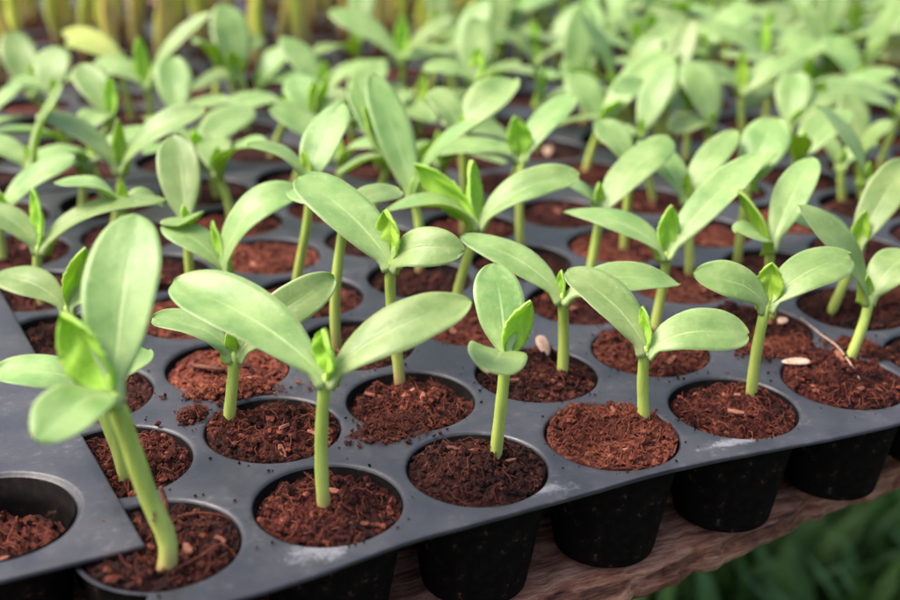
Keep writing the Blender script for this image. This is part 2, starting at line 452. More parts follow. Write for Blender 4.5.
def tray_sheet(ni, nj, seg, edge, lip, sag_seed, mat, sag=.012, blank=(), hole_out=()):
    """top sheet with round openings; local origin at cell (0,0); edge(side, t) gives the margin outside the half cell"""
    mb = MB()
    key = {}
    def vert(x, y, z):
        k = (round(x, 4), round(y, 4), round(z, 4))
        if k not in key:
            key[k] = len(mb.v)
            zz = z + sag * fbm(Vector((x * .45 + sag_seed, y * .45, sag_seed)), 2) + .4 * sag * fbm(Vector((x * 2.2, y * 2.2, sag_seed)), 2)
            mb.v.append(Vector((x, y, zz)))
        return key[k]
    def face(*ids):
        mb.f.append(tuple(ids)); mb.m.append(0)
    for i in range(ni):
        for j in range(nj):
            rings = []
            sq = []
            for q in range(seg):
                a = 2 * math.pi * (q + .5) / seg
                c, s_ = math.cos(a), math.sin(a)
                k = .5 / max(abs(c), abs(s_))
                # spread so boundary points coincide with the neighbour's
                sq.append((c * k, s_ * k))
            rings.append([vert(i + x, j + y, 0) for x, y in sq])
            for (r_, z) in (lip if (i, j) not in blank else [(.3, 0), (.1, 0)]):
                rings.append([vert(i + r_ * math.cos(2 * math.pi * (q + .5) / seg), j + r_ * math.sin(2 * math.pi * (q + .5) / seg), z) for q in range(seg)])
            for k in range(len(rings) - 1):
                for q in range(seg):
                    q2 = (q + 1) % seg
                    face(rings[k][q], rings[k][q2], rings[k + 1][q2], rings[k + 1][q])
            if (i, j) in blank: face(*rings[-1])
            # corner fill (square corner between the last points of two sides)
            for (sx, sy) in ((1, 1), (-1, 1), (-1, -1), (1, -1)):
                a0 = math.atan2(sy, sx) % (2 * math.pi)
                q = int(a0 / (2 * math.pi) * seg - .5) % seg
                q2 = (q + 1) % seg
                face(rings[0][q2], rings[0][q], vert(i + .5 * sx, j + .5 * sy, 0))
    # margins: strips from the half-cell boundary outwards, then a rolled-down rim
    def side_pts(n, side):
        pts = []
        for i in range(n):
            offs = [-.5] + sorted(set(round(.5 * math.tan(2 * math.pi * (q + .5) / seg), 5) for q in range(seg) if abs(math.tan(2 * math.pi * (q + .5) / seg)) < 1))
            pts += [i + o for o in offs]
        return pts + [n - .5]
    def strip(pts, fn):
        prev = None
        for t in pts:
            cur = fn(t)
            if prev:
                for k in range(len(cur) - 1):
                    face(cur[k], prev[k], prev[k + 1], cur[k + 1])
            prev = cur
    DROP = [(0, 0), (.5, 0), (.9, 0), (.97, -.003), (1.0, -.011), (1.0, -.026), (.96, -.03)]
    def front(t):
        x0 = t
        m_ = edge('front', t)
        if t <= -.5 + 1e-6: x0 = -.5
        return [vert(t, -.5 - m_ * f, z) for f, z in DROP]
    def back(t):
        m_ = edge('back', t)
        return [vert(t, nj - .5 + m_ * f, z) for f, z in DROP]
    def left(t):
        m_ = edge('left', t)
        return [vert(-.5 - m_ * f, t, z) for f, z in DROP]
    def right(t):
        m_ = edge('right', t)
        return [vert(ni - .5 + m_ * f, t, z) for f, z in DROP]
    strip(list(reversed(side_pts(ni, 0))), front)
    strip(side_pts(ni, 0), back)
    strip(side_pts(nj, 0), left)
    strip(list(reversed(side_pts(nj, 0))), right)
    for (sx, ff, gg) in (((-.5, -.5), 'left', 'front'), ((ni - .5, -.5), 'right', 'front'), ((-.5, nj - .5), 'left', 'back'), ((ni - .5, nj - .5), 'right', 'back')):
        mx = edge(ff, sx[1]) * (-1 if ff == 'left' else 1)
        my = edge(gg, sx[0]) * (-1 if gg == 'front' else 1)
        grid = [[vert(sx[0] + mx * f1, sx[1] + my * f2, min(z1, z2)) for f2, z2 in DROP] for f1, z1 in DROP]
        flip = (mx > 0) != (my > 0)
        for a in range(len(DROP) - 1):
            for b in range(len(DROP) - 1):
                ids = [grid[a][b], grid[a + 1][b], grid[a + 1][b + 1], grid[a][b + 1]]
                if len(set(ids)) == 4:
                    face(*(ids if not flip else ids[::-1]))
    if hole_out:
        keep = [f_ for f_ in mb.f if all((sum((mb.v[q] for q in f_), Vector()) / len(f_) - h_).xy.length > .475 for h_ in hole_out if isinstance(h_, Vector)) and not any(callable(h_) and h_(sum((mb.v[q] for q in f_), Vector()) / len(f_)) for h_ in hole_out)]
        mb.f = keep; mb.m = [0] * len(keep)
    me = mb.mesh('top_sheet', [mat])
    bm = bmesh.new(); bm.from_mesh(me)
    bmesh.ops.recalc_face_normals(bm, faces=bm.faces)
    up_ = sum(f_.normal.z * f_.calc_area() for f_ in bm.faces)
    if up_ < 0: bmesh.ops.reverse_faces(bm, faces=bm.faces)
    bm.to_mesh(me); bm.free()
    me.set_sharp_from_angle(angle=math.radians(50))
    return me

LIP = [(.487, 0), (.470, -.001), (.459, -.004), (.451, -.010), (.4455, -.020), (.4435, -.026)]
LIP_A = [(.496, 0), (.487, -.001), (.478, -.010), (.463, -.026), (.449, -.034), (.4445, -.040)]
def fy_front(x):     # the near edge of the sheet bows a little
    pts = [(-1, .12), (.3, .17), (1.5, .055), (3.0, .03), (4.9, .16), (7, .12), (14, .12)]
    for (a, fa), (b, fb) in zip(pts, pts[1:]):
        if x <= b:
            t = max(0, (x - a) / (b - a)); t = t * t * (3 - 2 * t)
            return fa + (fb - fa) * t
    return .12
def make_tray(loc, rz, ni, nj, seg, label, mat, edge, lip=LIP, seed=0, blank=(), hole_out=()):
    t = tag(link('seedling_tray', None, loc=loc), label, 'seedling tray', 'plastic seedling trays')
    t.rotation_euler = (0, 0, rz)
    link('top_sheet', tray_sheet(ni, nj, seg, edge, lip, seed, mat, blank=blank, hole_out=hole_out), t)
    for i in range(ni):
        for j in range(nj):
            if (i, j) in blank: continue
            link('cell', CELL_HI if seg > 40 else CELL_LO, t, (i, j, 0))
    return t
def plain_edge(side, t): return .12
def edge_b(side, t): return fy_front(t) if side == 'front' else (.04 if side == 'back' else .012 if side == 'left' else .1)
make_tray((0, 0, 0), 0, 13, 7, 56, 'dark grey plastic seedling tray nearest the camera, sheet edge overhanging the plank', M['tray'], edge_b, seed=1, hole_out=[Vector((-.805, .567, 0)), Vector((-.985, 4.56, 0)), lambda c: c.x < -.2 and c.y < .12 and c.xy.length > .478])
make_tray((0, 7.12, 0), 0, 13, 4, 24, 'blurred grey seedling tray directly behind the near tray', M['tray_plain'], lambda s_, t: .04 if s_ in ('front', 'back') else .1, seed=4)
make_tray((13.25, 7.12, 0), 0, 6, 4, 24, 'blurred grey seedling tray at the right, crowded with pale seedlings', M['tray_plain'], lambda s_, t: .04, seed=6)
make_tray((0, 11.24, 0), 0, 16, 6, 24, 'blurred seedling tray at the top holding tall yellow green stems at its left', M['tray_plain'], lambda s_, t: .04 if s_ in ('front', 'back') else .1, seed=8)
# the overlapping tray, laid a little askew on the near tray's left end
A_ROT = math.radians(2.6)
A_LOC = Vector((-.805, .567, .062))
def a_world(i, j, z=0):
    c, s_ = math.cos(A_ROT), math.sin(A_ROT)
    return A_LOC + Vector((c * i - s_ * j, s_ * i + c * j, z))
a0 = a_world(-3, 0)
def edge_a(side, t):
    return .15 + .045 * (t - 3) if side == 'front' else {'right': .17, 'back': .1, 'left': .1}[side]
make_tray(a0, A_ROT, 4, 6, 56, 'grey seedling tray overlapping the near tray at the left, empty of seedlings', M['tray_plain'], edge_a, LIP_A, seed=11, blank=((3, 1), (3, 2), (3, 3), (3, 5)))

# ------------------------------------------------------------------ soil
def soil_mesh(seed, nr, nt_, level, R=.430, dome=.03, crumbs=0, fibres=0, amp=1.0, chips=0, feet=()):
    rnd = random.Random(seed)
    mb = MB()
    off = Vector((seed * 3.71, seed * 1.37, seed * .53))
    def h(x, y):
        r2 = (x * x + y * y) / (R * R)
        p = Vector((x, y, 0)) + off
        z = level + dome * (1 - r2) + amp * (.035 * fbm(p * 3.0, 2) + .030 * fbm(p * 10, 3) + .020 * fbm(p * 26, 3))
        for (fx, fy) in feet:
            z += .028 * math.exp(-((x - fx) ** 2 + (y - fy) ** 2) / .0075)
        if nr > 24: z += amp * .010 * fbm(p * 70, 2)
        return z
    vs = [Vector((0, 0, h(0, 0)))]
    for k in range(1, nr + 1):
        r_ = R * (k / nr) ** .8
        for q in range(nt_):
            a = 2 * math.pi * (q + .5 * (k % 2)) / nt_
            x, y = r_ * math.cos(a), r_ * math.sin(a)
            vs.append(Vector((x, y, h(x, y))))
    fs = [(0, 1 + q, 1 + (q + 1) % nt_) for q in range(nt_)]
    for k in range(nr - 1):
        for q in range(nt_):
            q2 = (q + 1) % nt_
            a, b = 1 + k * nt_, 1 + (k + 1) * nt_
            fs.append((a + q, b + q, b + q2, a + q2))
    # plug underside so it is a body, not a skin
    base = len(vs)
    for q in range(nt_):
        a = 2 * math.pi * (q + .5 * (nr % 2)) / nt_
        vs.append(Vector((.33 * math.cos(a), .33 * math.sin(a), -.72)))
    b = 1 + (nr - 1) * nt_
    for q in range(nt_):
        q2 = (q + 1) % nt_
        fs.append((b + q, base + q, base + q2, b + q2))
    fs.append(tuple(base + q for q in range(nt_ - 1, -1, -1)))
    mb.add(vs, fs)
    for k in range(crumbs):
        r_ = R * .97 * math.sqrt(rnd.random()); a = rnd.uniform(0, 6.283)
        x, y = r_ * math.cos(a), r_ * math.sin(a)
        blob(mb, Vector((x, y, h(x, y) + .004)), rnd.choice((.008, .011, .014, .019, .026)) * rnd.uniform(.7, 1.3), rnd, 0 if rnd.random() < .88 else 1)
    for (fx, fy) in feet:
        for k in range(46):
            d = .05 + abs(rnd.gauss(0, .035)); a = rnd.uniform(0, 6.283)
            x, y = fx + d * math.cos(a), fy + d * math.sin(a)
            blob(mb, Vector((x, y, h(x, y) + .006)), rnd.uniform(.008, .018), rnd, 0 if rnd.random() < .85 else 1)
        for k in range(7):
            d = rnd.uniform(.05, .09); a = rnd.uniform(0, 6.283)
            fibre(mb, Vector((fx + d * math.cos(a), fy + d * math.sin(a), 0)), rnd.uniform(.08, .2), rnd, h, R)
    for k in range(fibres):
        r_ = R * .92 * math.sqrt(rnd.random()); a = rnd.uniform(0, 6.283)
        x, y = r_ * math.cos(a), r_ * math.sin(a)
        fibre(mb, Vector((x, y, h(x, y))), rnd.uniform(.05, .24), rnd, h, R)
    for k in range(chips):
        r_ = R * .8 * math.sqrt(rnd.random()); a = rnd.uniform(0, 6.283)
        x, y = r_ * math.cos(a), r_ * math.sin(a)
        chip(mb, Vector((x, y, h(x, y) + .014)), rnd)
    return mb, h

def blob(mb, c, r_, rnd, mat):
    vs = []
    sx, sy, sz = (rnd.uniform(.6, 1.5) for _ in range(3))
    for d in ((1, 0, 0), (-1, 0, 0), (0, 1, 0), (0, -1, 0), (0, 0, 1), (0, 0, -1), (.6, .6, .6), (-.6, .6, .6), (.6, -.6, .6), (-.6, -.6, .6)):
        k = r_ * rnd.uniform(.65, 1.2)
        vs.append(c + Vector((d[0] * sx, d[1] * sy, d[2] * sz)) * k)
    fs = [(4, 6, 0), (6, 2, 0), (4, 6, 2), (4, 7, 2), (7, 1, 2), (4, 7, 1), (4, 9, 1), (9, 3, 1), (4, 9, 3), (4, 8, 3), (8, 0, 3), (4, 8, 0),
          (5, 0, 2), (5, 2, 1), (5, 1, 3), (5, 3, 0)]
    mb.add(vs, fs, mat)

def fibre(mb, c, ln, rnd, h, R):
    a = rnd.uniform(0, 6.283); cur = rnd.uniform(-3, 3); lift = rnd.uniform(0, .05)
    pts = []
    p = Vector((c.x, c.y, 0))
    n = 6
    for k in range(n):
        t = k / (n - 1)
        if p.xy.length > R * .99: break
        z = h(p.x, p.y) + .006 + lift * math.sin(math.pi * t)
        pts.append(Vector((p.x, p.y, z)))
        p = p + Vector((math.cos(a), math.sin(a), 0)) * ln / n
        a += cur / n + rnd.uniform(-.3, .3)
    if len(pts) > 2:
        r_ = rnd.uniform(.0022, .0052)
        tube(mb, pts, [r_ * (1 - .5 * k / len(pts)) for k in range(len(pts))], 4, 1)

def chip(mb, c, rnd, ln=None):
    ln = ln or rnd.uniform(.03, .07); wd = ln * rnd.uniform(.25, .5); th = .009
    a = rnd.uniform(0, 6.283); tilt = rnd.uniform(-.5, .5)
    M3 = Matrix.Rotation(a, 3, 'Z') @ Matrix.Rotation(tilt, 3, 'Y') @ Matrix.Rotation(rnd.uniform(-.5, .5), 3, 'X')
    vs = []
    for z in (-th, th):
        for (x, y) in ((-1, -.5), (-.2, -1), (.9, -.6), (1, .5), (.1, 1), (-.9, .6)):
            vs.append(c + M3 @ Vector((x * ln * rnd.uniform(.8, 1.1), y * wd * rnd.uniform(.8, 1.1), z * rnd.uniform(.6, 1.2))))
    fs = [(5, 4, 3, 2, 1, 0), (6, 7, 8, 9, 10, 11)] + [(q, (q + 1) % 6, 6 + (q + 1) % 6, 6 + q) for q in range(6)]
    mb.add(vs, fs, 2)

# every seedling: foot, node, [(leaf tip, width, arch, roll)], [(young leaf tip, width)], label
SEEDLINGS = [
 ((-0.071,-0.231,-0.070), (-0.212,-0.160,1.111),
  [((0.105,0.464,1.782),0.48,0.10,0), ((-0.651,-0.478,1.051),0.40,0.12,0)],
  [((-0.382,0.087,1.447),0.36)],
  'tallest seedling with a thick bent stem, in the corner cell beside the overlapping tray'),
 ((-0.031,0.793,-0.070), (-0.148,0.852,0.654),
  [((-0.679,1.035,0.730),0.34,0.12,0), ((0.246,1.038,0.694),0.34,0.10,0)],
  [],
  'seedling half hidden behind the thick stemmed one, one pale leaf pointing left'),
 ((0.099,2.858,-0.070), (0.054,2.881,0.338),
  [((-0.379,3.335,0.446),0.38,0.12,10), ((0.306,2.886,0.359),0.30,0.10,0)],
  [((0.242,2.960,0.702),0.26)],
  'seedling with an upright bright serrated leaf behind the tallest seedling at the left'),
 ((0.753,1.199,-0.070), (0.809,1.171,0.564),
  [((0.367,1.466,0.714),0.42,0.14,25), ((1.530,1.216,0.913),0.34,0.08,30)],
  [],
  'short stemmed seedling mostly covered by the long leaf of the one before it'),
 ((0.978,-0.020,-0.070), (0.993,-0.028,0.903),
  [((0.395,0.919,1.180),0.50,0.08,0), ((1.836,-0.156,1.221),0.40,0.14,0)],
  [((0.988,0.010,1.129),0.24)],
  'seedling with two long spread leaves in the second cell of the front row'),
 ((2.086,1.350,-0.070), (2.022,1.395,0.924),
  [((1.655,2.200,1.302),0.52,0.10,0), ((2.427,1.085,1.009),0.38,0.30,15)],
  [((2.041,1.525,1.215),0.30)],
  'seedling with a broad left leaf, a curled right leaf and a bright folded young leaf'),
 ((2.170,0.078,-0.070), (2.203,0.061,0.772),
  [((2.352,0.522,1.129),0.40,0.06,0), ((1.876,-0.328,0.837),0.44,0.10,0)],
  [((2.393,0.108,1.022),0.20)],
  'seedling with one leaf upright and one jutting forward, beside a pale seed'),
 ((3.141,0.878,-0.070), (3.115,0.891,0.690),
  [((2.640,1.548,0.923),0.37,0.12,0), ((3.912,0.612,0.696),0.36,0.22,0)],
  [((3.122,0.943,0.806),0.08)],
  'seedling behind the pale seed with a pointed bud and a leaf arching left'),
 ((3.268,-0.015,-0.070), (3.221,0.008,0.645),
  [((2.988,0.654,0.933),0.42,0.14,0), ((3.888,-0.183,0.645),0.40,0.20,10)],
  [((3.226,0.102,0.847),0.10)],
  'seedling in the fourth front cell with a rounded leaf held out flat to the right'),
 ((4.240,0.085,-0.070), (4.252,0.078,0.754),
  [((3.788,0.325,0.906),0.34,0.18,-20), ((4.952,0.081,0.939),0.44,0.16,0)],
  [((4.300,0.136,0.975),0.20)],
  'seedling leaning right, thin curled leaf to the left, broad leaf right, bright bud'),
 ((5.159,0.980,-0.070), (5.072,1.024,0.734),
  [((5.709,1.392,1.209),0.36,0.06,0), ((4.673,0.979,0.855),0.36,0.10,0)],
  [((4.882,1.259,1.076),0.17)],
  'seedling with a pale oval leaf upright and a small leaf flat before it'),
 ((5.256,0.253,-0.070), (5.414,0.286,0.526),
  [((4.858,0.562,1.176),0.34,0.14,-20), ((5.872,0.346,0.754),0.40,0.16,0)],
  [],
  'slanting seedling by the right edge showing the green underside of a narrow leaf'),
 ((5.782,1.030,-0.070), (5.900,0.970,0.590),
  [((5.508,1.371,0.759),0.38,0.20,0), ((6.605,1.235,1.125),0.38,0.08,0)],
  [((5.999,1.016,0.841),0.16)],
  'seedling with a sharply slanted stem near the long straw thread'),
 ((4.217,1.287,-0.070), (4.286,1.297,0.690),
  [((3.690,1.864,0.863),0.38,0.16,0), ((5.274,1.468,1.278),0.38,0.06,0)],
  [((4.358,1.378,0.985),0.20)],
  'seedling with a long narrow leaf rising right and a flat leaf left'),
 ((5.267,2.241,-0.070), (5.256,2.366,0.675),
  [((5.133,2.949,0.999),0.40,0.10,0), ((5.913,2.602,1.100),0.36,0.10,0)],
  [((5.291,2.424,0.835),0.10)],
  'thin stemmed seedling behind the one with the long narrow rising leaf'),
 ((5.867,2.308,-0.070), (5.880,2.301,0.745),
  [((6.369,2.618,1.160),0.52,0.12,0), ((5.960,2.085,1.015),0.30,0.14,0)],
  [],
  'seedling with a wide rounded leaf and a dark green folded leaf under it'),
 ((4.239,2.269,-0.070), (4.357,2.340,0.691),
  [((3.958,2.412,0.928),0.30,0.16,0), ((5.163,2.555,1.127),0.46,0.08,0)],
  [((4.371,2.414,0.860),0.12)],
  'seedling with a broad blunt pale leaf raised to the right'),
 ((5.062,2.954,-0.070), (5.069,2.950,0.775),
  [((4.984,3.387,1.088),0.36,0.10,0), ((5.352,2.761,0.934),0.36,0.16,0)],
  [],
  'seedling whose top is hidden behind a broad blunt pale leaf'),
 ((2.970,2.255,-0.070), (3.112,2.183,0.806),
  [((2.476,2.518,0.833),0.40,0.24,15), ((3.942,2.062,1.075),0.38,0.22,10)],
  [((2.778,2.658,1.140),0.26), ((3.184,2.446,1.178),0.26)],
  'seedling with two long side leaves and two bright green young leaves above'),
 ((4.188,3.307,-0.070), (4.201,3.408,0.885),
  [((3.527,3.841,0.823),0.40,0.14,0), ((4.866,3.667,1.265),0.38,0.10,0)],
  [((4.160,3.507,1.176),0.26)],
  'straight stemmed seedling with a bright triangular young leaf'),
 ((1.879,2.038,-0.070), (1.938,2.008,1.098),
  [((1.672,2.456,1.117),0.36,0.10,0), ((2.423,2.138,1.119),0.34,0.10,0)],
  [],
  'seedling with its top hidden behind a broad raised leaf'),
 ((1.880,3.060,-0.070), (2.019,2.989,1.060),
  [((2.463,3.363,1.494),0.42,0.08,0), ((1.614,3.283,1.246),0.36,0.18,10)],
  [((1.997,3.055,1.225),0.10)],
  'seedling with a notched pale leaf to the left and a wide leaf raised right'),
 ((1.190,2.777,-0.070), (1.223,2.761,0.503),
  [((1.876,2.807,0.985),0.42,0.45,0), ((0.869,3.162,0.712),0.38,0.18,0)],
  [((1.196,2.912,0.790),0.12)],
  'seedling with a leaf arched over like a bow and an upright bud'),
 ((1.108,3.343,-0.070), (1.119,3.392,0.668),
  [((1.224,3.959,1.200),0.42,0.06,0), ((0.973,3.016,0.746),0.42,0.14,0)],
  [],
  'seedling with a broad oval leaf standing upright and a small one before it'),
 ((0.894,5.300,-0.070), (1.003,5.245,0.625),
  [((0.403,5.839,0.978),0.39,0.20,0), ((1.810,5.163,1.054),0.39,0.20,0)],
  [((1.052,5.371,0.992),0.16)],
  'blurred seedling with a narrow upright bright young leaf between two spread leaves'),
 ((0.700,3.827,-0.070), (0.717,3.818,0.782),
  [((0.233,4.050,0.882),0.36,0.16,20), ((1.022,3.734,0.674),0.30,0.20,0)],
  [],
  'blurred seedling with one flat thin looking leaf pointing left'),
 ((0.030,3.850,-0.070), (0.032,3.849,0.483),
  [((1.031,3.654,0.750),0.36,0.20,0), ((-0.329,4.256,0.696),0.36,0.14,0)],
  [((0.061,4.016,0.863),0.18)],
  'blurred seedling at the left edge with a long leaf twisting to the right'),
 ((-0.120,4.880,-0.070), (-0.096,4.868,0.473),
  [((0.558,4.891,0.830),0.41,0.18,0), ((-0.520,5.317,0.708),0.41,0.14,0)],
  [],
  'blurred seedling cut by the left edge, one leaf rising to the right'),
 ((-0.120,5.970,-0.070), (0.280,5.768,0.599),
  [((0.620,5.570,1.310),0.55,0.05,0), ((-0.167,6.170,0.713),0.41,0.10,0)],
  [],
  'blurred seedling showing the dark green underside of a large raised leaf'),
 ((2.880,3.970,-0.070), (3.078,3.870,0.865),
  [((2.611,3.851,0.714),0.38,0.12,20), ((3.033,4.473,1.365),0.42,0.06,0)],
  [((2.939,4.085,1.244),0.14)],
  'seedling with a pale upright leaf, a leaf drooping left and a slim bud'),
 ((3.144,3.330,-0.070), (3.142,3.452,0.630),
  [((3.096,4.248,1.481),0.44,0.06,0), ((3.659,3.136,1.282),0.32,0.30,0)],
  [],
  'seedling with a tall grey green leaf and a dark green leaf arched right'),
 ((3.880,3.910,-0.070), (3.848,3.926,1.010),
  [((4.494,4.103,1.350),0.51,0.10,0), ((3.723,4.352,1.257),0.41,0.10,0)],
  [],
  'blurred seedling with a broad leaf rising right in front of small stems'),
 ((4.880,5.910,-0.070), (4.993,5.853,0.957),
  [((5.184,6.257,1.494),0.51,0.06,0), ((4.460,6.089,1.015),0.44,0.14,0)],
  [((5.049,5.933,1.261),0.20)],
  'blurred seedling with a broad pale upright leaf and a small bright bud'),
 ((7.060,8.000,-0.070), (6.966,7.928,0.616),
  [((6.544,8.389,0.880),0.41,0.10,0), ((7.689,7.733,0.847),0.41,0.12,0)],
  [((7.005,8.117,1.053),0.13)],
  'blurred seedling with a pencil like upright bud between two drooping leaves'),
 ((8.060,9.090,-0.070), (7.884,9.059,0.458),
  [((8.556,8.918,0.620),0.41,0.10,0), ((8.448,9.263,0.972),0.41,0.10,0)],
  [],
  'blurred seedling with two leaves both leaning right, behind the pencil budded one'),
 ((6.064,5.236,-0.070), (6.174,5.181,0.544),
  [((6.113,5.706,0.940),0.48,0.10,0), ((7.297,5.302,1.221),0.46,0.12,0)],
  [((6.391,5.104,0.741),0.24)],
  'blurred seedling with a long leaf rising right and a wide dark one behind'),
 ((6.150,4.030,-0.070), (5.978,4.117,0.724),
  [((6.494,4.383,1.316),0.41,0.10,0), ((5.524,4.172,0.613),0.41,0.14,0)],
  [],
  'blurred seedling with a leaf bent into a deep curve'),
 ((6.880,4.090,-0.070), (6.851,4.105,0.712),
  [((6.819,4.609,1.223),0.51,0.25,0), ((6.330,4.155,0.647),0.41,0.14,0)],
  [],
  'blurred seedling with a round leaf curled over at the top'),
 ((8.030,4.940,-0.070), (7.930,4.990,0.786),
  [((8.699,4.874,1.101),0.44,0.14,0), ((7.501,5.432,1.000),0.39,0.14,0)],
  [((7.970,5.125,1.162),0.15)],
  'blurred thin seedling with an upright bud and one leaf rising right'),
 ((8.000,3.970,-0.070), (7.834,4.054,0.638),
  [((8.154,4.429,1.047),0.48,0.06,0), ((8.424,3.988,0.870),0.39,0.14,0)],
  [((7.948,4.021,0.765),0.14)],
  'blurred seedling with an upright oval leaf above two small buds'),
 ((9.921,5.058,-0.070), (9.804,5.117,0.643),
  [((9.740,5.725,1.083),0.51,0.08,0), ((9.088,5.173,0.258),0.41,0.14,0), ((10.180,4.737,0.503),0.44,0.14,0)],
  [((9.855,5.164,0.847),0.20)],
  'blurred seedling with three pale leaves spread like a star'),
 ((8.243,3.266,-0.070), (8.147,3.331,0.449),
  [((8.388,3.813,0.946),0.44,0.04,0), ((8.324,3.096,0.807),0.40,0.10,0)],
  [],
  'blurred seedling with a dark green cupped leaf in front of a round pale one'),
 ((8.018,3.304,-0.070), (7.951,3.338,0.383),
  [((7.889,3.721,0.608),0.34,0.10,0), ((8.435,3.405,0.526),0.30,0.10,0)],
  [],
  'blurred seedling standing just left of the one with the dark cupped leaf'),
 ((3.092,8.119,-0.070), (3.038,8.027,0.695),
  [((3.008,8.523,1.396),0.53,0.10,0), ((2.513,8.314,0.487),0.41,0.10,0)],
  [((2.909,8.035,0.959),0.28)],
  'tall blurred seedling with a large leaf folded upward near the yellow stems'),
 ((2.000,8.270,-0.070), (1.972,8.164,0.661),
  [((2.794,8.209,1.370),0.34,0.14,0), ((1.507,8.605,0.835),0.41,0.10,0)],
  [((1.969,8.385,1.119),0.20)],
  'blurred seedling with a strap like leaf rising to the right'),
 ((3.030,7.030,-0.070), (3.188,6.830,0.675),
  [((2.032,6.766,0.211),0.51,0.30,0), ((3.535,6.444,0.491),0.39,0.20,0)],
  [],
  'blurred seedling with a long leaf hanging down to the left'),
 ((1.940,7.210,-0.070), (2.032,7.044,0.545),
  [((2.139,7.569,1.043),0.48,0.06,0), ((2.504,6.761,0.710),0.41,0.14,0)],
  [((2.082,7.006,0.647),0.14)],
  'blurred seedling with an upright oval leaf like a spoon'),
 ((1.060,7.090,-0.070), (1.290,6.854,0.684),
  [((1.131,7.455,1.059),0.48,0.06,0), ((0.973,6.671,0.604),0.44,0.14,0)],
  [((1.325,6.970,1.041),0.15)],
  'blurred seedling with a pale round leaf above a second one curled forward'),
 ((1.000,8.090,-0.070), (0.908,8.016,0.695),
  [((1.046,8.461,1.057),0.51,0.06,0), ((0.524,8.355,0.742),0.41,0.14,0)],
  [],
  'blurred seedling with a round leaf held upright above a large dark green one'),
 ((1.150,9.120,-0.070), (0.837,9.158,0.444),
  [((0.785,9.751,0.991),0.51,0.06,0), ((1.310,8.865,0.586),0.41,0.12,0)],
  [((0.901,9.227,0.731),0.16)],
  'blurred seedling by the left edge with a round upright leaf'),
 ((2.000,9.120,-0.070), (1.905,9.048,0.689),
  [((1.362,9.596,1.005),0.56,0.14,0), ((1.326,9.327,0.915),0.41,0.10,0)],
  [],
  'blurred seedling with a wide yellowing leaf near the yellow stems'),
 ((3.970,8.120,-0.070), (4.027,7.971,0.457),
  [((3.757,8.591,0.957),0.48,0.10,0), ((4.847,7.813,0.739),0.46,0.14,0)],
  [((4.108,8.067,0.744),0.16)],
  'blurred seedling with two leaves spread like wings behind a folded one'),
 ((2.880,5.910,-0.070), (3.138,5.779,0.736),
  [((3.037,6.220,1.040),0.48,0.08,0), ((3.468,5.833,0.943),0.39,0.10,0)],
  [((3.138,5.876,1.066),0.16), ((3.281,5.823,1.106),0.14)],
  'blurred seedling with a folded pale leaf hugging two bright young leaves'),
 ((5.000,7.970,-0.070), (5.018,7.841,0.769),
  [((4.359,8.524,1.245),0.51,0.10,0), ((5.611,7.693,1.215),0.44,0.14,0)],
  [((5.098,8.025,1.237),0.22)],
  'blurred seedling with a leaf reaching far to the left and a bright bud'),
 ((3.970,9.060,-0.070), (3.605,9.125,0.311),
  [((4.064,9.186,0.671),0.46,0.10,0), ((4.160,8.740,0.349),0.41,0.10,0)],
  [],
  'blurred seedling with two leaves both pointing right beside the yellow stems'),
 ((9.060,6.970,-0.070), (8.879,6.942,0.837),
  [((8.341,7.511,1.204),0.48,0.12,0), ((9.647,6.989,1.240),0.53,0.10,0)],
  [((8.819,7.028,1.080),0.20)],
  'blurred seedling with very broad pale leaves at the top of the photo'),
 ((10.213,7.360,-0.070), (10.147,7.273,0.548),
  [((9.762,7.777,0.940),0.48,0.12,0), ((10.942,6.917,0.695),0.46,0.12,0)],
  [((10.190,7.409,1.004),0.20)],
  'blurred seedling with a vivid green young leaf before broad pale ones'),
 ((8.970,8.090,-0.070), (8.732,8.090,0.788),
  [((8.325,8.463,0.882),0.48,0.12,0), ((9.276,7.829,0.867),0.46,0.12,0)],
  [((8.866,8.086,1.049),0.20)],
  'blurred seedling with low flat leaves among the crowded ones at the top'),
 ((11.850,7.240,-0.070), (11.691,7.201,0.754),
  [((11.214,7.622,0.876),0.48,0.12,0), ((12.378,6.814,0.724),0.46,0.12,0)],
  [((11.677,7.321,1.120),0.20)],
  'blurred seedling at the top right with a bright bud over two broad leaves'),
]

SOIL_M = [M['soil'], M['fibre'], M['chip']]
DRY_M = [M['soil_dry'], M['fibre'], M['chip']]
DRY = {(1, 2), (3, 0), (4, 1), (5, 2), (2, 4), (6, 3)}
LOW = [soil_mesh(900 + k, 9, 26, -.075, dome=.03)[0].mesh('soil_plug', SOIL_M) for k in range(5)]
MID = [soil_mesh(800 + k, 18, 60, -.07, dome=.035, crumbs=150, fibres=22, chips=2)[0].mesh('soil_plug', SOIL_M if k < 5 else DRY_M, smooth=False) for k in range(7)]
HEIGHTS = {}
LEVEL = {(0, 0): (-.06, .02), (1, 0): (-.105, .03), (2, 0): (-.085, .05), (3, 0): (-.035, .04), (4, 0): (-.10, .04), (5, 0): (-.05, .06), (0, 1): (-.10, .02),
         (1, 1): (-.06, .05), (2, 1): (-.11, .05), (3, 1): (-.07, .03), (4, 1): (-.05, .03), (1, 2): (-.05, .07), (5, 1): (-.06, .05)}
SOIL_WORDS = {(0, 0): 'dark coco peat with thin roots in the cell half under the overlapping tray',
 (1, 0): 'dark coco peat sunk below the rim in the second cell of the front row',
 (2, 0): 'coarse red coco peat with two white flecks in the third cell of the front row',
 (3, 0): 'bright red brown fibrous coco peat filled to the rim, fourth cell of the front row',
 (4, 0): 'dark moist coco peat in the fifth cell of the front row',
 (5, 0): 'dark coco peat carrying a pale seed, sixth cell of the front row'}
used_cells = {}
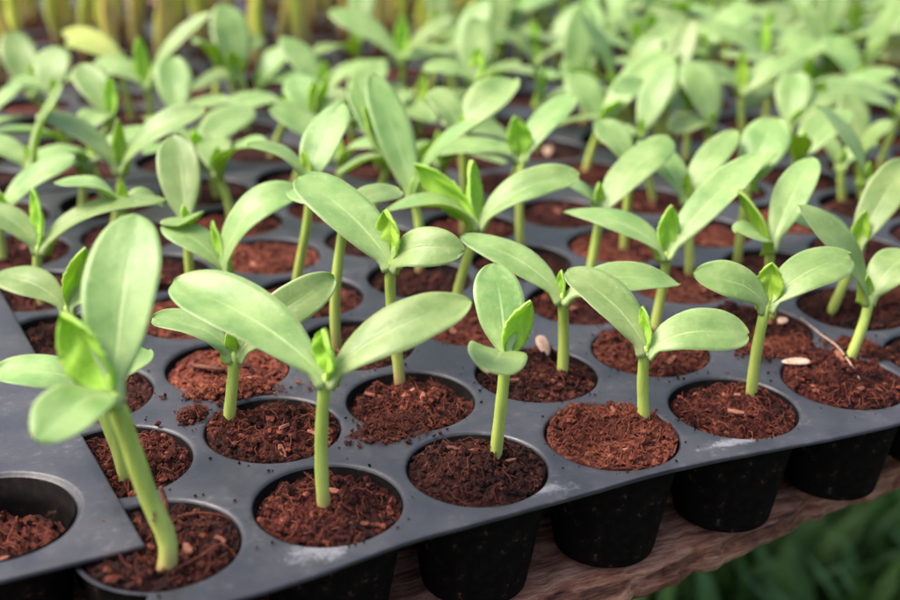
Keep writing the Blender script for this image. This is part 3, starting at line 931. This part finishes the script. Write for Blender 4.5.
def put_soil(i, j, x, y, z=0, name_extra=None, mesh=None, hfun=None, label=None, rz=None):
    o = link('soil_plug', mesh, None, (x, y, z))
    if rz is not None: o.rotation_euler = (0, 0, rz)
    tag(o, label, 'soil', 'coco peat plugs filling the tray cells')
    return o
rs = random.Random(77)
for j in range(0, 11):
    for i in range(0, 19):
        if j < 7 and i > 12: continue
        y = j + (.12 if j >= 7 else 0)
        x = i + (.25 if i > 12 else 0)
        lab = 'reddish coco peat plug, %s row back from the near tray edge, %s cell from left' % (ORD[j], ORD[i])
        if (i, j) in SOIL_WORDS: lab = SOIL_WORDS[(i, j)]
        if j <= 1 and i <= 6:
            lv = LEVEL.get((i, j), (-.075, .03)); lv = (lv[0] + .028, lv[1])
            mb, h = soil_mesh(i * 17 + j * 101 + 3, 40, 130, lv[0], dome=lv[1], crumbs=520, fibres=70 if (i, j) != (3, 0) else 170, amp=1.3, chips=3, feet=[(b_[0][0] - i, b_[0][1] - j) for b_ in SEEDLINGS if (round(b_[0][0]), round(b_[0][1])) == (i, j)])
            me = mb.mesh('soil_plug', DRY_M if (i, j) in DRY else SOIL_M, smooth=False)
            HEIGHTS[(i, j)] = h
            put_soil(i, j, x, y, mesh=me, label=lab)
        elif j <= 5:
            put_soil(i, j, x, y, rs.uniform(-.02, .03), mesh=MID[6] if (i, j) in DRY else rs.choice(MID), label=lab, rz=rs.uniform(0, 6.28))
        else:
            put_soil(i, j, x, y, rs.uniform(-.03, .03), mesh=rs.choice(LOW), label=lab, rz=rs.uniform(0, 6.28))
for j in range(6):
    for i in range(16):
        put_soil(i, j, i, 11.24 + j, mesh=rs.choice(LOW), rz=rs.uniform(0, 6.28), label='blurred peat plug under the tall stems, %s rear row, %s from left' % (ORD[j], ORD[i]))
for j in range(0, 4):
    for i in range(-1, 1):
        if i == 0 and j in (1, 2, 3): continue
        mb, h = soil_mesh(400 + i * 5 + j, 30, 90, -.24 if (i, j) == (0, 0) else -.2, R=.402, dome=-.03, crumbs=120, fibres=60, amp=1.4, chips=3)
        p = a_world(i, j)
        o = put_soil(i, j, p.x, p.y, p.z, mesh=mb.mesh('soil_plug', SOIL_M), label='dark sunken peat with dry roots in the %s cell of the overlapping tray, %s column' % (ORD[j], 'edge' if i == 0 else 'inner'))

# ------------------------------------------------------------------ seedlings
UP = Vector((0, 0, 1))
def cot_mesh(p0, p3, W, arch, roll, rnd, nt_=20, ns=10, face=0.0, droop=1.0, lift=.07):
    """one fleshy seed leaf from the node p0 to its tip p3"""
    mb = MB()
    ax = (p3 - p0); Ln = ax.length; a = ax / Ln
    hint = UP + face * Vector((-R2.x, -R2.y, 0)).normalized()
    n0 = hint - hint.dot(a) * a
    if n0.length < .15: n0 = -Vector((R2.x, R2.y, 0)) - a * (-Vector((R2.x, R2.y, 0))).dot(a)
    n0.normalize()
    n0 = Matrix.Rotation(math.radians(roll), 3, a) @ n0
    arch *= droop
    c1 = p0 + a * Ln * .20 + n0 * Ln * arch * .8 + UP * lift
    c2 = p0 + a * Ln * .72 + n0 * Ln * arch * 1.15
    wv = rnd.uniform(-.03, .03); tw = rnd.uniform(-12, 12); asym = rnd.uniform(-.06, .06); ph = rnd.uniform(0, 6)
    cup = rnd.uniform(.03, .22)
    e1, e2 = rnd.uniform(.62, .82), rnd.uniform(.50, .68)
    um = e1 / (e1 + e2); nrm = 1 / (um ** e1 * (1 - um) ** e2)
    ef = rnd.uniform(0, 50)
    ts = [0, .03, .07, .11, .16] + [.16 + .84 * (1 - (1 - k / (nt_ - 5)) ** 1.55) for k in range(1, nt_ - 4)]
    top, bot, uvs = [], [], []
    ss = [-1 + 2 * k / (ns - 1) for k in range(ns)]
    ss = [math.copysign(abs(s) ** .8, s) for s in ss]
    for t in ts:
        c = bez(p0, c1, c2, p3, t)
        d = (bez(p0, c1, c2, p3, min(1, t + .02)) - bez(p0, c1, c2, p3, max(0, t - .02))).normalized()
        n = (n0 - n0.dot(d) * d).normalized()
        n = Matrix.Rotation(math.radians(tw * t), 3, d) @ n
        s_ax = d.cross(n)
        u = max(0, (t - .05) / .95)
        wd = W * .5 * nrm * (u ** e1) * ((1 - u) ** e2) if u < 1 else 0
        pet = .056 * max(0, 1 - t / .42) ** .5
        wd = max(wd, pet) if t < .5 else wd
        th = .018 + .058 * max(0, 1 - t / .3) ** 1.2
        th *= min(1, 4 * (1 - t) + .12)
        for s in ss:
            sn = s * (1 + asym * s + .05 * s * s * noise.noise(Vector((t * 5, ef + s, 0))))
            z = cup * wd * (s * s) - .009 * math.exp(-(s / .16) ** 2) * min(1, wd * 6) + .045 * W * math.sin(ph + 6 * t + 2.2 * s) * abs(s) + .02 * W * noise.noise(Vector((t * 4, s * 1.5, ef))) + wv * t * s * W
            q = c + s_ax * wd * sn + n * z
            edge = math.sqrt(max(0, 1 - s * s)) * .85 + .15
            top.append(q + n * th * .5 * edge)
            bot.append(q - n * th * .5 * edge * (1.0 + 1.1 * math.exp(-(s / .18) ** 2) * max(0, 1 - t * 1.2)))
            uvs.append(((s + 1) / 2, t))
    nT = len(ts)
    ft = [(k * ns + q, (k + 1) * ns + q, (k + 1) * ns + q + 1, k * ns + q + 1) for k in range(nT - 1) for q in range(ns - 1)]
    o = mb.add(top, [tuple(reversed(f_)) for f_ in ft], 0, uvs)
    b = mb.add(bot, ft, 1, uvs)
    for k in range(nT - 1):
        for q, fl in ((0, False), (ns - 1, True)):
            ids = (o + k * ns + q, o + (k + 1) * ns + q, b + (k + 1) * ns + q, b + k * ns + q)
            mb.f.append(ids[::-1] if fl else ids); mb.m.append(0)
    for q in range(ns - 1):
        mb.f.append((b + q, b + q + 1, o + q + 1, o + q)); mb.m.append(1)
        e = (nT - 1) * ns
        mb.f.append((o + e + q, o + e + q + 1, b + e + q + 1, b + e + q)); mb.m.append(0)
    return mb

def true_mesh(p0, p3, W, rnd, nt_=18, ns=11):
    """a young true leaf: folded along its midrib, toothed and puckered"""
    mb = MB()
    ax = p3 - p0; Ln = ax.length; a = ax / Ln
    v = CAM - p0
    az = rnd.uniform(-1.1, 1.1)
    n0 = Matrix.Rotation(az, 3, 'Z') @ Vector((v.x, v.y, 0)).normalized()
    n0 = (n0 - n0.dot(a) * a).normalized()
    fold = rnd.uniform(.28, .6); W = W * 1.3; tf = rnd.uniform(0, 40)
    top, bot, uvs = [], [], []
    for k in range(nt_):
        t = k / (nt_ - 1)
        bend = .10 * Ln * math.sin(math.pi * t)
        c = p0 + ax * t - n0 * bend
        d = (a - n0 * .10 * math.pi * math.cos(math.pi * t)).normalized()
        n = (n0 - n0.dot(d) * d).normalized(); s_ax = d.cross(n)
        u = t
        wd = W * .5 * 1.95 * (max(0, (u - .1) / .9) ** .62) * ((1 - u) ** .72) + .03 * (1 - t)
        tooth = 1 + (.045 * (1 if k % 2 else -1) + .10 * noise.noise(Vector((t * 7, tf, 0)))) * min(1, t * 3) * min(1, (1 - t) * 5)
        for q in range(ns):
            s = -1 + 2 * q / (ns - 1)
            sw = s * (tooth if abs(s) > .9 else 1)
            z = fold * wd * abs(s) ** 1.15 + .13 * W * math.sin(13 * t + 5 * abs(s) + tf) * (1 - abs(s)) * abs(s) * 2
            p = c + s_ax * wd * sw * (1 - .3 * fold) + n * z
            top.append(p + n * .008); bot.append(p - n * .008)
            uvs.append(((s + 1) / 2, t * .7 + .2))
    ft = [(k * ns + q, (k + 1) * ns + q, (k + 1) * ns + q + 1, k * ns + q + 1) for k in range(nt_ - 1) for q in range(ns - 1)]
    o = mb.add(top, [tuple(reversed(f_)) for f_ in ft], 0, uvs)
    b = mb.add(bot, ft, 0, uvs)
    for k in range(nt_ - 1):
        for q, fl in ((0, False), (ns - 1, True)):
            ids = (o + k * ns + q, o + (k + 1) * ns + q, b + (k + 1) * ns + q, b + k * ns + q)
            mb.f.append(ids[::-1] if fl else ids); mb.m.append(0)
    return mb

def stem_mesh(b, n, r0, r1, rnd, bow=(0, 0), dirs=(), kink=None):
    mb = MB()
    top = n - UP * .045
    ht = (n - b).length
    side = Vector((rnd.uniform(-.08, .08) + bow[0], rnd.uniform(-.08, .08) + bow[1], 0)) * ht
    pts, rad = [], []
    p0 = b - UP * .08
    for k in range(15):
        t = k / 14
        p = bez(p0, p0 + UP * ht * .36 + side, n - UP * ht * .34 + side, top, t)
        if kink: p = p + Vector(kink) * math.exp(-((t - .22) / .16) ** 2)
        pts.append(p)
        r_ = r0 + (r1 - r0) * t
        if t > .9: r_ *= .85
        if t == 1: r_ *= .5
        rad.append(r_ * (1 + .03 * math.sin(k * 1.7)))
    tube(mb, pts, rad, 12)
    return mb

def seedling(B, Nn, leaves, trues, label, seed, r0=.042, r1=.036, kink=None, group='young cucumber like seedlings in the trays', top_mat=None, bow=(0, 0), hi=True, face=.3):
    rnd = random.Random(seed)
    B, Nn = Vector(B), Vector(Nn)
    root = tag(link('seedling', None, None, B), label, 'seedling', group)
    st = stem_mesh(B, Nn, r0, r1, rnd, bow, kink=kink)
    stem = link('stem', st.mesh('stem', [M['stem']], B), root)
    if kink:        # the brown healed wound on the thick bent stem
        ring = st.v[5 * 12:6 * 12]
        c = sum(ring, Vector()) / 12
        to = Vector((CAM.x - c.x, CAM.y - c.y, 0)).normalized()
        p = max(ring, key=lambda q: (q - c).dot(to) - .3 * (q - c).dot(R0))
        sb = MB()
        for dz, rr in ((0, .022), (.03, .016), (-.028, .015), (.05, .009)):
            blob(sb, p + UP * dz - to * rr * .55, rr, rnd, 0)
        link('scar', sb.mesh('scar', [M['scar']], B), stem)
    for (tip, W, arch, roll) in leaves:
        tip = Vector(tip)
        me = cot_mesh(Nn - UP * .115 + (Vector((tip.x - Nn.x, tip.y - Nn.y, 0)).normalized() * .012), tip, W * .82, arch, roll, rnd, 22 if hi else 16, 11 if hi else 7, face, .62, .17).mesh('cotyledon', [top_mat or M['leaf_top'], M['leaf_under']], B)
        link('seed_leaf', me, root)
    for (tip, W) in trues:
        me = true_mesh(Nn - UP * .08, Vector(tip), W, rnd).mesh('young_leaf', [M['true_leaf']], B)
        link('young_leaf', me, root)
    # the tiny growing bud between the seed leaves
    if not trues:
        me = true_mesh(Nn - UP * .08, Nn + Vector((rnd.uniform(-.03, .03), rnd.uniform(-.03, .03), .12)), .07, rnd, 10, 7).mesh('bud', [M['true_leaf']], B)
        link('bud', me, root)
    return root


for k, (B, Nn, lv, tr, lab) in enumerate(SEEDLINGS):
    kw = {}
    if k == 0: kw = dict(r0=.055, r1=.050, kink=(.05, -.02, 0))
    if 'yellowing' in lab: kw = dict(top_mat=M['yellow_leaf'])
    seedling(B, Nn, lv, tr, lab, 1000 + k, hi=k < 30, face=.4 if k < 10 else .2, **kw)
    used_cells[(round(B[0]), round(B[1] if B[1] < 6.6 else B[1] - .12))] = 1

def in_view(p, mg=60):
    d = Vector(p) - CAM
    z = d.dot(R2)
    if z < 1: return False
    u, v = 450 + 1259.36 * d.dot(R0) / z, 300 + 1259.36 * d.dot(R1) / z
    return -mg < u < 900 + mg and -mg < v < 600 + mg

ra = random.Random(31)
LOOK = ['with leaves spread wide', 'with one leaf raised', 'with upright leaves', 'with drooping leaves']
for j in range(1, 16):
    for i in range(0, 19):
        if (i, j) in used_cells or (j < 7 and i > 12): continue
        if j <= 3 and i < 7: continue
        if j <= 4 and i < (6 if j == 4 else 5): continue
        if j >= 10 and i < (7 if j == 10 else 9): continue
        if j >= 11 and i > 15: continue
        x = i + (.25 if i > 12 and j < 11 else 0); y = j + (.12 if j >= 7 else 0) + (.12 if j >= 11 else 0)
        B = Vector((x + ra.uniform(-.15, .15), y + ra.uniform(-.15, .15), -.07))
        if not in_view(B + UP * .8): continue
        left = i < 6 and j < 9
        if left and ra.random() < .15: continue
        twin = j >= 5 and ra.random() < (.55 if left else .8)
        for tw_ in range(2 if twin else 1):
         if tw_: B = B + Vector((ra.choice((-.24, .24)), ra.uniform(-.15, .15), 0))
         h = (ra.uniform(.5, .66) if left else ra.uniform(.6, .88)) * (.82 if tw_ else 1)
         Nn = B + Vector((ra.uniform(-.14, .14), ra.uniform(-.1, .1), h))
         th = ra.uniform(0, 6.283)
         mode = ra.choice((0, 3)) if left else ra.randrange(4)
         lv = []
         for q in range(2):
             el = math.radians({0: ra.uniform(5, 28), 1: (58, 8)[q] + ra.uniform(-8, 8), 2: ra.uniform(45, 68), 3: ra.uniform(-14, 12)}[mode])
             L_ = ra.uniform(.66, .98) * (1.12 if j >= 5 and not left else 1)
             a = th + q * math.pi + ra.uniform(-.35, .35)
             if el > .55 and -(math.cos(a) * .45 + math.sin(a) * .89) > -.1: el = ra.uniform(.1, .4)
             lv.append((Nn + Vector((math.cos(a) * math.cos(el), math.sin(a) * math.cos(el), math.sin(el))) * L_, ra.uniform(.42, .54) * (.92 if j >= 5 else 1), ra.uniform(.06, .2), ra.uniform(-15, 15)))
         tr = []
         if ra.random() < .6:
             tr = [(Nn + Vector((ra.uniform(-.1, .1), ra.uniform(-.1, .1), ra.uniform(.2, .36))), ra.uniform(.10, .18))]
         seedling(B, Nn, lv, tr, 'blurred %s seedling %s, %s row back, %s cell from left' % ('shorter second' if tw_ else 'pale', LOOK[mode], ORD[j], ORD[i]), 5000 + i * 50 + j + 25 * tw_, hi=False, face=.1)

# tall older plants behind: bare yellow green stems that leave the top of the picture
rb = random.Random(12)
cnt = 0
for j in range(6):
    for i in range(11):
        if j < 5 and i > 8: continue
        for q in range(2):
            B = Vector((i + rb.uniform(-.3, .3), 11.24 + j + rb.uniform(-.3, .3), -.07))
            if not in_view(B + UP * 1.0, 30) and not in_view(B + UP * .3, 30): continue
            h = rb.uniform(2.2, 3.4)
            straw = rb.random() < .45
            T = B + Vector((rb.uniform(-.3, .3), rb.uniform(-.3, .3), h))
            cnt += 1
            root = tag(link('tall_plant', None, None, B), 'blurred %s stem leaving the photo top, %s rear row, %s from left' % ('straw coloured' if straw else ('yellow green' if q == 0 else 'thin green'), ORD[j], ORD[i]), 'plant', 'tall stems behind the seedlings')
            mb = MB()
            pts = [bez(B - UP * .1, B + UP * h * .4 + Vector((rb.uniform(-.15, .15), 0, 0)), T - UP * h * .3, T, k / 9) for k in range(10)]
            tube(mb, pts, [rb.uniform(.07, .1) * (1 - .4 * k / 9) for k in range(10)], 8)
            link('stem', mb.mesh('stem', [M['straw_stem' if straw else 'tall_stem']], B), root)
            for z in range(0 if q else 1):
                a = rb.uniform(0, 6.283)
                st = pts[9]
                tip = st + Vector((math.cos(a) * .9, math.sin(a) * .9, rb.uniform(-.1, .5)))
                link('leaf', cot_mesh(st, tip, .5, .15, 0, rb, 12, 7).mesh('leaf', [M['yellow_leaf'] if rb.random() < .3 else M['true_leaf'], M['leaf_under']], B), root)

# ------------------------------------------------------------------ small loose things
def cell_h(i, j, x, y):
    return HEIGHTS[(i, j)](x - i, y - j)
def seed(x, y, z, ln, wd, rot, label):
    mb = MB()
    nu, nv = 14, 10
    vs, fs = [], []
    for a in range(nu + 1):
        t = a / nu
        r_ = (t ** .6) * ((1 - t) ** .42) * 1.75
        for b in range(nv):
            an = 2 * math.pi * b / nv
            vs.append(Vector(((t - .5) * ln * 2, r_ * wd * math.cos(an), r_ * .3 * wd * math.sin(an))))
    for a in range(nu):
        for b in range(nv):
            b2 = (b + 1) % nv
            fs.append((a * nv + b, a * nv + b2, (a + 1) * nv + b2, (a + 1) * nv + b))
    mb.add(vs, fs)
    o = link('seed_hull', mb.mesh('seed_hull', [M['seed']]), None, (x, y, z + .02))
    o.rotation_euler = rot
    return tag(o, label, 'seed', 'pale seed hulls on the soil')
def dirrot(d, roll=0):
    q = Vector(d).normalized().to_track_quat('X', 'Z')
    return (q.to_matrix() @ Matrix.Rotation(roll, 3, 'X')).to_euler()
seed(3.203, 1.25, cell_h(3, 1, 3.203, 1.25) + .045, .088, .062, dirrot((-.02, .75, .62), 0), 'pale seed hull standing on edge behind the seedling with one leaf jutting forward')
seed(4.215, 1.03, cell_h(4, 1, 4.215, 1.03) + .02, .085, .06, dirrot((.9, -.35, .05)), 'pale seed hull half hidden under the flat right leaf of the fourth front seedling')
seed(4.831, .329, cell_h(5, 0, 4.831, .329) + .03, .11, .062, dirrot((.93, -.42, .02)), 'pale seed hull lying flat beside the stem of the seedling with the thin curled leaf')
seed(5.986, 5.914, -.02, .1, .065, dirrot((.5, .8, .3)), 'blurred pinkish seed hull far back among the stems')
seed(5.188, .914, cell_h(5, 1, 5.188, .914) + .02, .05, .05, dirrot((.6, .4, .1)), 'small roundish pale hull at the top end of the straw thread')

def spill(name, x, y, rx, ry, rot, hgt, n, sd, label, mats=SOIL_M):
    n *= 4; hgt *= .7
    rnd = random.Random(sd)
    mb = MB()
    nr, nq = 14, 48
    c, s_ = math.cos(rot), math.sin(rot)
    def hh(u, v, k):
        p = Vector((u + sd, v, sd))
        return hgt * (1 - k * k) * (.75 + .5 * fbm(p * 5, 3)) + .018 * fbm(p * 22, 3) * (1 - k ** 4) + .003
    vs = [Vector((0, 0, hh(0, 0, 0)))]
    for k in range(1, nr + 1):
        for q in range(nq):
            a = 2 * math.pi * q / nq
            e = 1 + .38 * fbm(Vector((math.cos(a) * 1.6 + sd, math.sin(a) * 1.6, 2)), 4)
            u, v = rx * e * k / nr * math.cos(a), ry * e * k / nr * math.sin(a)
            vs.append(Vector((c * u - s_ * v, s_ * u + c * v, hh(u, v, k / nr) if k < nr else -.004)))
    fs = [(0, 1 + q, 1 + (q + 1) % nq) for q in range(nq)]
    for k in range(nr - 1):
        for q in range(nq):
            a, b = 1 + k * nq, 1 + (k + 1) * nq
            fs.append((a + q, b + q, b + (q + 1) % nq, a + (q + 1) % nq))
    fs.append(tuple(1 + (nr - 1) * nq + q for q in range(nq - 1, -1, -1)))
    mb.add(vs, fs)
    for k in range(n):
        d = abs(rnd.gauss(0, .62)); a = rnd.uniform(0, 6.283)
        u, v = rx * d * math.cos(a), ry * d * math.sin(a)
        z = max(.006, hh(u, v, min(1, d)))
        blob(mb, Vector((c * u - s_ * v, s_ * u + c * v, z + .004)), rnd.choice((.007, .01, .014, .02)), rnd, rnd.choice((0, 0, 1)))
    for k in range(n // 5):
        d = rnd.uniform(0, .9); a = rnd.uniform(0, 6.283)
        u, v = rx * d * math.cos(a), ry * d * math.sin(a)
        fibre(mb, Vector((u, v, 0)), rnd.uniform(.05, .16), rnd, lambda X, Y: .012 + hgt * .8 * max(0, 1 - (X / rx) ** 2 - (Y / ry) ** 2), max(rx, ry))
    o = link(name, mb.mesh(name, mats, smooth=False), None, (x, y, .004))
    return tag(o, label, 'soil')
spill('spilled_peat', 1.72, .66, .27, .15, .1, .05, 150, 3, 'loose reddish peat spilled on the tray between the second and third front cells', DRY_M)
spill('spilled_peat', .90, 1.60, .30, .12, -.25, .05, 120, 8, 'dark peat spilled across the gap behind the short stemmed seedling')
spill('spilled_peat', .56, 1.36, .12, .08, .6, .03, 50, 13, 'small dark crumb heap spilled at the left rim of the short stemmed seedling cell')
spill('spilled_peat', 4.90, .58, .34, .15, -.35, .05, 140, 21, 'dark peat overflowing behind the pale flat seed near the straw thread')
spill('spilled_peat', 5.50, .35, .13, .22, .2, .045, 70, 27, 'dark peat spilled on the tray near the foot of the slanting stem')
spill('spilled_peat', 6.42, 1.02, .16, .12, .2, .04, 60, 33, 'reddish peat spilled beside the cell with the sharply slanted stem', DRY_M)
# crumbs too many and too small to count
rc = random.Random(91)
mb = MB()
for k in range(520):
    i, j = rc.randrange(0, 8), rc.choice((0, 0, 1, 1, 2, 3))
    a = rc.uniform(0, 6.283); r_ = .475 + abs(rc.gauss(0, .05))
    x, y = i + r_ * math.cos(a), j + r_ * math.sin(a)
    if y < -.5 or (x < .1 and y > -.1): continue
    if min((x - round(x)) ** 2 + (y - round(y)) ** 2, 9) < .47 ** 2: continue
    s_ = rc.choice((.003, .004, .005, .007, .010))
    blob(mb, Vector((x, y, s_ * .5 + .002)), s_, rc, rc.choice((0, 0, 1, 2)))
tag(link('peat_crumbs', mb.mesh('peat_crumbs', SOIL_M)), 'tiny peat crumbs strewn on the grey tray sheet between the cells', 'crumbs', kind='stuff')

def thread(name, pts, r_, label, cat, mat):
    mb = MB()
    P_ = [Vector(p) for p in pts]
    out = []
    for k in range(len(P_) - 1):
        a, b = P_[max(0, k - 1)], P_[min(len(P_) - 1, k + 2)]
        for q in range(8):
            t = q / 8
            c1 = P_[k] + (P_[k + 1] - a) / 6; c2 = P_[k + 1] - (b - P_[k]) / 6
            out.append(bez(P_[k], c1, c2, P_[k + 1], t))
    out.append(P_[-1])
    tube(mb, out, [r_ * (.7 + .3 * math.sin(3.1 * k / len(out))) for k in range(len(out))], 6)
    o = link(name, mb.mesh(name, [mat], P_[0]), None, P_[0])
    return tag(o, label, cat)
thread('straw_thread', [(5.41, .95, .03), (5.30, .60, .055), (5.245, .34, .06), (5.10, -.02, .03), (4.98, -.27, -.02)], 0.0058, 'long thin brown straw thread lying across two cells at the right', 'straw', M['seed'])
thread('twig', [(.075, .20, -.06), (.10, .26, .06), (.085, .30, .17)], .017, 'short broken brown twig standing in the corner cell behind the bent stem', 'twig', M['chip'])
thread('root_fibre', [(.10, .25, -.02), (.26, .16, .03), (.40, .10, .0), (.43, .08, -.05)], .006, 'straight pale root fibre pointing right from the broken twig', 'root', M['fibre'])
thread('root_fibre', [(-.20, -.20, -.03), (-.02, -.28, .0), (.15, -.24, .01), (.30, -.16, .0), (.36, -.30, -.04)], .008, 'curled brown root fibre looping round the foot of the thick bent stem', 'root', M['fibre'])
mb = MB(); chip(mb, Vector((0, 0, 0)), random.Random(4), .15)
o = link('husk_chip', mb.mesh('husk_chip', SOIL_M), None, (.86, 2.0, .02)); o.rotation_euler = (0, .1, -1.4)
tag(o, 'long pinkish husk chip lying on the third row peat left of the short stem', 'husk chip')
